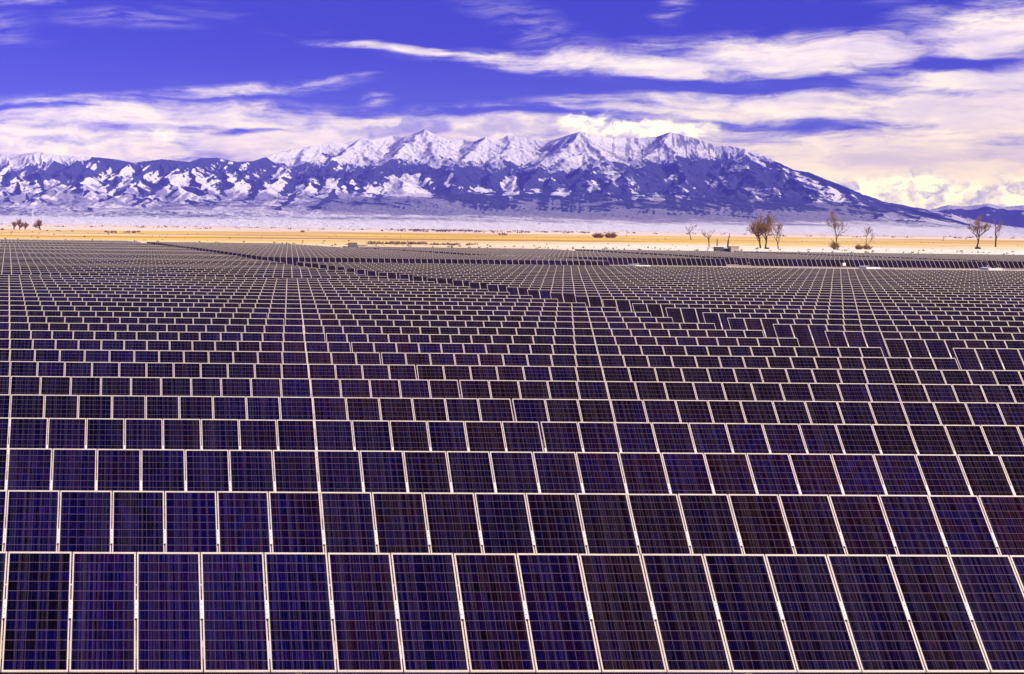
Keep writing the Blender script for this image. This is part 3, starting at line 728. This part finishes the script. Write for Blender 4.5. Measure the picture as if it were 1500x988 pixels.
# ------------------------------------------------------------------ cabinets, pads, poles
M_cab_g = plain('grey_cabinet_paint', (.16, .15, .15), .55, .15, 1.5); M_cab_b = plain('blue_cabinet_paint', (.07, .065, .13), .5, .2, 1.5)
M_cab_t = plain('tan_cabinet_paint', (.46, .38, .27), .6, .12, 1.5); M_conc = plain('concrete_pad', (.70, .66, .62), .85, .12, 2.); M_white = plain('white_paint', (.8, .78, .76), .5, .08, 2.)
def cabinet(px, Y, w, h, d, mat, label, louvres=True, roof=None):
    X = x_of(px, Y); root = bpy.data.objects.new('equipment_cabinet', None); C.objects.link(root); root.location = (X, Y, 0); tag(root, label, 'cabinet')
    b = MB(); b.box(-w/2, w/2, -d/2, d/2, .2, h); link('housing', b.mesh('housing', [mat]), root)
    b = MB(); b.box(-w/2-.2, w/2+.2, -d/2-.2, d/2+.2, -.1, .195); link('base', b.mesh('base', [M_conc]), root)
    b = MB(); b.box(-w/2-.08, w/2+.08, -d/2-.08, d/2+.08, h+.003, h+.1); link('roof', b.mesh('roof', [roof or mat]), root)
    for sx in (-.25, .25):
        b = MB(); b.box(sx*w-w*.22, sx*w+w*.22, -d/2-.04, -d/2-.003, .35, h-.15)
        if louvres:
            for k in range(5): b.box(sx*w-w*.15, sx*w+w*.15, -d/2-.06, -d/2-.0405, h-.4-k*.12, h-.34-k*.12)
        dr = link('door', b.mesh('door', [mat]), root)
        b = MB(); b.box(sx*w+(.17 if sx < 0 else -.19)*w, sx*w+(.19 if sx < 0 else -.17)*w, -d/2-.09, -d/2-.042, h*.45, h*.55); link('handle', b.mesh('handle', [M_steel]), dr)
cabinet(517, 412, 2.2, 2.75, 1.6, M_cab_g, 'dark grey equipment cabinet at the far end of the cabinet lane')
cabinet(529.5, 412, 2.2, 2.2, 1.6, M_cab_t, 'tan transformer box right of the dark grey cabinet', False)
cabinet(1053, 436, 2.3, 2.6, 1.6, M_cab_b, 'dark blue cabinet, left of the three by the snag')
cabinet(1063.5, 437, 1.9, 2.2, 1.5, M_cab_b, 'dark blue cabinet between its blue twin and the tan box')
cabinet(1075, 436, 2.4, 2.8, 1.8, M_cab_t, 'tan box with brown roof right of the two blue cabinets', False, M_bark)
def drive_pad(px, py, label, w=3.):
    X, Y = at(px, py, .35); root = bpy.data.objects.new('tracker_drive', None); C.objects.link(root); root.location = (X, Y, 0); tag(root, label, 'tracker drive', 'tracker drives on white slabs in the service strip')
    b = MB(); b.box(-w/2, w/2, -1.6, 1.6, -.1, .35); link('slab', b.mesh('slab', [M_white]), root)
    b = MB(); b.box(.2, .9, -.3, .3, .352, .95); link('motor', b.mesh('motor', [M_dark]), root)
    b = MB(); b.tube((-2.2, 0, .45), (.195, 0, .6), .08, .08, 6, 0, True); link('drive_shaft', b.mesh('drive_shaft', [M_steel]), root)
drive_pad(938, 388.6, 'low white slab with a small dark motor, leftmost of three in the service strip')
drive_pad(1274, 391.4, 'low white slab with a small dark motor, middle of three in the service strip')
drive_pad(1452, 393.2, 'low white slab with a small dark motor, rightmost of three in the service strip')
def white_box(px, Y, z, label):
    X = x_of(px, Y); root = bpy.data.objects.new('combiner_box', None); C.objects.link(root); root.location = (X, Y, 0); tag(root, label, 'electrical box', 'white combiner boxes in front of the far rows')
    b = MB(); b.box(-.3, .3, -.2, .2, z-.3, z+.3); link('housing', b.mesh('housing', [M_white]), root)
    b = MB(); b.box(-.04, .04, -.04, .04, -.1, z-.303); link('post', b.mesh('post', [M_steel]), root)
white_box(1217, 314, 1.2, 'bright white box on a post at the end of the dark panels, left of two')
white_box(1237, 308, .8, 'lower white box on a post, right of two before the far rows')
def pole(px, py, top, label, mat, arm=True, r=.14, cat='utility pole', name='utility_pole'):
    X, Y = at(px, py); zc = Y*math.cos(YAW)+X*math.sin(YAW); Hh = (py-top)/FPX*zc
    root = bpy.data.objects.new(name, None); C.objects.link(root); root.location = (X, Y, 0); tag(root, label, cat)
    b = MB(); b.tube((0, 0, -1), (0, 0, Hh), r, r*.7, 8, 0, True); link('shaft', b.mesh('shaft', [mat]), root)
    if arm:
        b = MB(); b.box(-1.3, 1.3, -.26, -.12, Hh-1., Hh-.85); link('crossarm', b.mesh('crossarm', [mat]), root)
pole(918, 346.5, 336.5, 'lone wooden utility pole in the far yellow field', M_bark)
pole(47.5, 334, 307.5, 'slim white mast against the dark mountain foot at left', M_white, False, .45, 'mast', 'radio_mast')

# ------------------------------------------------------------------ sky, sun, air
w = bpy.data.worlds.new('World'); scene.world = w; w.use_nodes = True
t = NT(w.node_tree); bg = w.node_tree.nodes['Background']; bg.inputs[1].default_value = .1
SUN_AZ, SUN_EL = R(114), R(30)                     # clockwise from the view direction (+Y): behind, to the right
sky = t.n('ShaderNodeTexSky', sky_type='NISHITA'); sky.sun_disc = False
sky.sun_elevation = SUN_EL; sky.sun_rotation = SUN_AZ; sky.altitude = 2300; sky.air_density = 1.; sky.dust_density = .3; sky.ozone_density = 4.
tc = t.n('ShaderNodeTexCoord').outputs['Generated']
dv = t.vec('NORMALIZE', tc); ds = t.sep(dv)
az = t.math('ARCTAN2', ds[0], ds[1]); el = t.math('ARCSINE', ds[2])
# azimuth / elevation in hundredths, so that 1 unit is 100 px of the photograph near the middle
U = t.math('MULTIPLY', az, FPX/100); Vv = t.math('MULTIPLY', el, FPX/100)
def ae(px, py):
    a = px-PX0; b_ = py-PY0
    u = a*math.cos(ROLL)+b_*math.sin(ROLL); v = -(b_*math.cos(ROLL)-a*math.sin(ROLL))
    d = (F*FPX+Rt*u+Up*v).normalized()
    return math.atan2(d.x, d.y)*FPX/100, math.asin(d.z)*FPX/100
uv = t.comb(U, Vv, 0.)
wr = t.noise(t.scale(uv, .5, 1.4, 1), 1., 3., .5, col=True)
wr = t.vec('SUBTRACT', wr, (.5, .5, .5)); wp = t.vec('MULTIPLY', wr, (1.5, .42, 0))
q = t.vec('ADD', uv, wp)
wr2 = t.noise(t.scale(uv, 2., 5., 1), 1., 3., .6, col=True)
q2 = t.vec('ADD', q, t.vec('MULTIPLY', t.vec('SUBTRACT', wr2, (.5, .5, .5)), (.5, .22, 0)))
fib = t.noise(t.scale(q, .9, 7.0, 1, rot=(0, 0, R(-4))), 1., 7., .70)      # long streaks
puf = t.noise(t.scale(q2, 1.8, 4.0, 1), 1., 6., .66)                          # lumps
def blob(px, py, rx, ry, rot=0., amp=1., soft=.9, src=None):
    u0, v0 = ae(px, py)
    l = t.vec('LENGTH', t.scale(src or q, rx/100, ry/100, 1, (u0, v0, 0), (0, 0, R(rot)), 'TEXTURE'))
    return t.ss(l, 1+soft*.6, 1-soft, 0., amp)
def mx(l):
    o = l[0]
    for x in l[1:]: o = t.math('MAXIMUM', o, x)
    return o
body = mx([blob(1165, 86, 215, 33, -2), blob(985, 100, 120, 20, -5), blob(800, 88, 190, 17, -4, .85), blob(610, 72, 150, 8, -5, .8),
           blob(1450, 52, 120, 42, 6), blob(1385, 128, 220, 34, 6, 1.05), blob(1130, 158, 330, 26, 0, .95), blob(1450, 160, 260, 60, 0, 1.05), blob(1300, 235, 420, 56, 0, 1.15),
           blob(230, 178, 370, 36, 0, .98), blob(60, 215, 330, 46, 0, 1.1), blob(480, 205, 330, 42, 2, 1.1), blob(700, 190, 260, 32, 0, .95), blob(940, 195, 220, 26, 0, .95),
           blob(-300, 190, 300, 60), blob(1900, 120, 400, 120), blob(360, 128, 180, 13, 4, .62), blob(470, 118, 90, 5, 5, .6)])
wisp = mx([blob(180, 32, 90, 14, -2, .30), blob(-10, 40, 60, 22, 0, .35), blob(800, 45, 120, 30, -25, .25), blob(990, 12, 22, 18, 60, .42), blob(550, 143, 24, 9, 8, .62), blob(20, 2, 60, 5, 0, .4), blob(1330, 30, 60, 16, 20, .4)])
gap = mx([blob(215, 187, 120, 6, 0, .5), blob(360, 190, 70, 5, 4, .5), blob(1190, 177, 150, 8, -2, .42), blob(900, 182, 60, 6, 0, .5), blob(1130, 128, 230, 8, -3, .7), blob(1390, 96, 90, 9, 0, .8), blob(90, 204, 100, 8, 0, .4), blob(740, 168, 140, 6, 0, .55), blob(60, 158, 120, 5, 0, .4)])
low = t.ss(Vv, ae(750, 212)[1], ae(750, 262)[1], 0., 1.15)                  # milky band along the horizon
dens = t.math('SUBTRACT', t.math('MAXIMUM', body, low), gap)
has = t.ss(dens, 0., .45, .12, 1.)
dens = t.math('ADD', dens, t.math('MULTIPLY', has, t.math('MULTIPLY', t.math('SUBTRACT', fib, .5), 1.75)))
dens = t.math('ADD', dens, t.math('MULTIPLY', has, t.math('MULTIPLY', t.math('SUBTRACT', puf, .5), .95)))
cover = t.ss(dens, .08, 1.10)
wsp = t.math('MULTIPLY', wisp, t.ss(fib, .38, .66))
thin = t.math('MULTIPLY', t.ss(t.noise(t.scale(q, .35, 2.2, 1, rot=(0, 0, R(8))), 1., 4., .6), .56, .85), .15)
cover = t.math('MAXIMUM', cover, t.math('MAXIMUM', wsp, thin))
# heaped clouds low at the right and about the peaks
q3 = t.vec('ADD', uv, t.vec('MULTIPLY', t.vec('SUBTRACT', t.noise(t.scale(uv, 3.2, 4.5, 1), 1., 3., .6, col=True), (.5, .5, .5)), (.42, .34, 0)))
cum = mx([blob(1345, 276, 62, 23, 0, 1, .45, q3), blob(1262, 286, 52, 22, 0, 1, .45, q3), blob(1410, 284, 46, 18, 0, .9, .5, q3), blob(1490, 284, 44, 24, 0, .9, .5, q3), blob(1300, 300, 90, 16, 0, .9, .5, q3),
          blob(955, 190, 80, 12, 0, .9, .5, q3), blob(855, 180, 34, 14, 0, .8, .5, q3), blob(235, 196, 40, 12, 0, .3, .7, q3), blob(90, 212, 110, 12, 0, .28, .7, q3)])
grey = mx([blob(580, 193, 78, 10, 3, .9, .6, q3), blob(625, 186, 38, 12, 0, .95, .6, q3), blob(735, 186, 38, 13, 0, .7, .6, q3), blob(800, 186, 40, 10, 0, .6, .6, q3), blob(458, 180, 20, 9, 0, .5, .6, q3), blob(700, 196, 46, 7, 0, .5, .6, q3)])
shade = t.noise(t.scale(q2, .8, 3.4, 1), 1., 4., .6)
ccol = t.mix(t.ss(shade, .34, .68), (11.8, 9.9, 6.4), (8.2, 7.0, 6.4))
ccol = t.mix(t.ss(t.noise(t.scale(q, .3, 1.8, 1), 1., 4., .5), .5, .72, 0., .55), ccol, (6.5, 5.0, 6.0))
base = t.mix(1., sky.outputs[0], (.135, .098, .64), 'MULTIPLY')
base = t.mix(t.ss(Vv, .5, 2.8, .6, 0.), base, (1.6, 2.0, 6.0))
lowk = t.ss(Vv, .2, 2.2, 2.25, 1.)
ccol = t.vec('MULTIPLY', ccol, t.comb(lowk, t.math('POWER', lowk, .92), t.math('POWER', lowk, .12)))
c = t.mix(t.math('MULTIPLY', cover, .97), base, ccol)
c = t.mix(t.math('MULTIPLY', grey, t.ss(puf, .32, .55, .35, .9)), c, (3.4, 3.1, 5.6))
lum = t.ss(t.noise(t.scale(q3, 3.4, 5., 1), 1., 5., .6), .34, .62)
c = t.mix(t.math('MULTIPLY', cum, .92), c, t.mix(lum, (10., 8.4, 7.2), (32., 28., 9.)))
t.L.new(c, bg.inputs[0])
w.cycles.sampling_method = 'MANUAL'; w.cycles.sample_map_resolution = 1024

sl = bpy.data.lights.new('sun', 'SUN'); sl.energy = 5.; sl.angle = R(.53); sl.color = (1., .87, .70)
so = bpy.data.objects.new('sun', sl); C.objects.link(so)
to_sun = Vector((math.sin(SUN_AZ)*math.cos(SUN_EL), math.cos(SUN_AZ)*math.cos(SUN_EL), math.sin(SUN_EL)))
so.rotation_euler = to_sun.to_track_quat('Z', 'Y').to_euler(); so.location = (60, -60, 80)

def haze():
    mt = bpy.data.materials.new('air'); mt.use_nodes = True; nt = mt.node_tree; nt.nodes.clear()
    o = nt.nodes.new('ShaderNodeOutputMaterial'); v = nt.nodes.new('ShaderNodeVolumePrincipled')
    v.inputs['Color'].default_value = (.175, .165, 1., 1); v.inputs['Density'].default_value = 5.9e-5; v.inputs['Anisotropy'].default_value = -.35
    nt.links.new(v.outputs[0], o.inputs['Volume'])
    b = MB(); b.box(-9000, 19500, -3200, 22500, -8, 1130)
    tag(link('haze', b.mesh('haze', [mt])), 'thin blue air between the array and the mountains', 'haze', kind='stuff')
haze()

# ------------------------------------------------------------------ picture settings
vs = scene.view_settings; vs.view_transform = 'Standard'; vs.look = 'None'; vs.exposure = .92; vs.gamma = 1.; vs.use_curve_mapping = False
scene.cycles.max_bounces = 3; scene.cycles.diffuse_bounces = 1; scene.cycles.glossy_bounces = 1; scene.cycles.volume_bounces = 0
scene.cycles.use_denoising = True
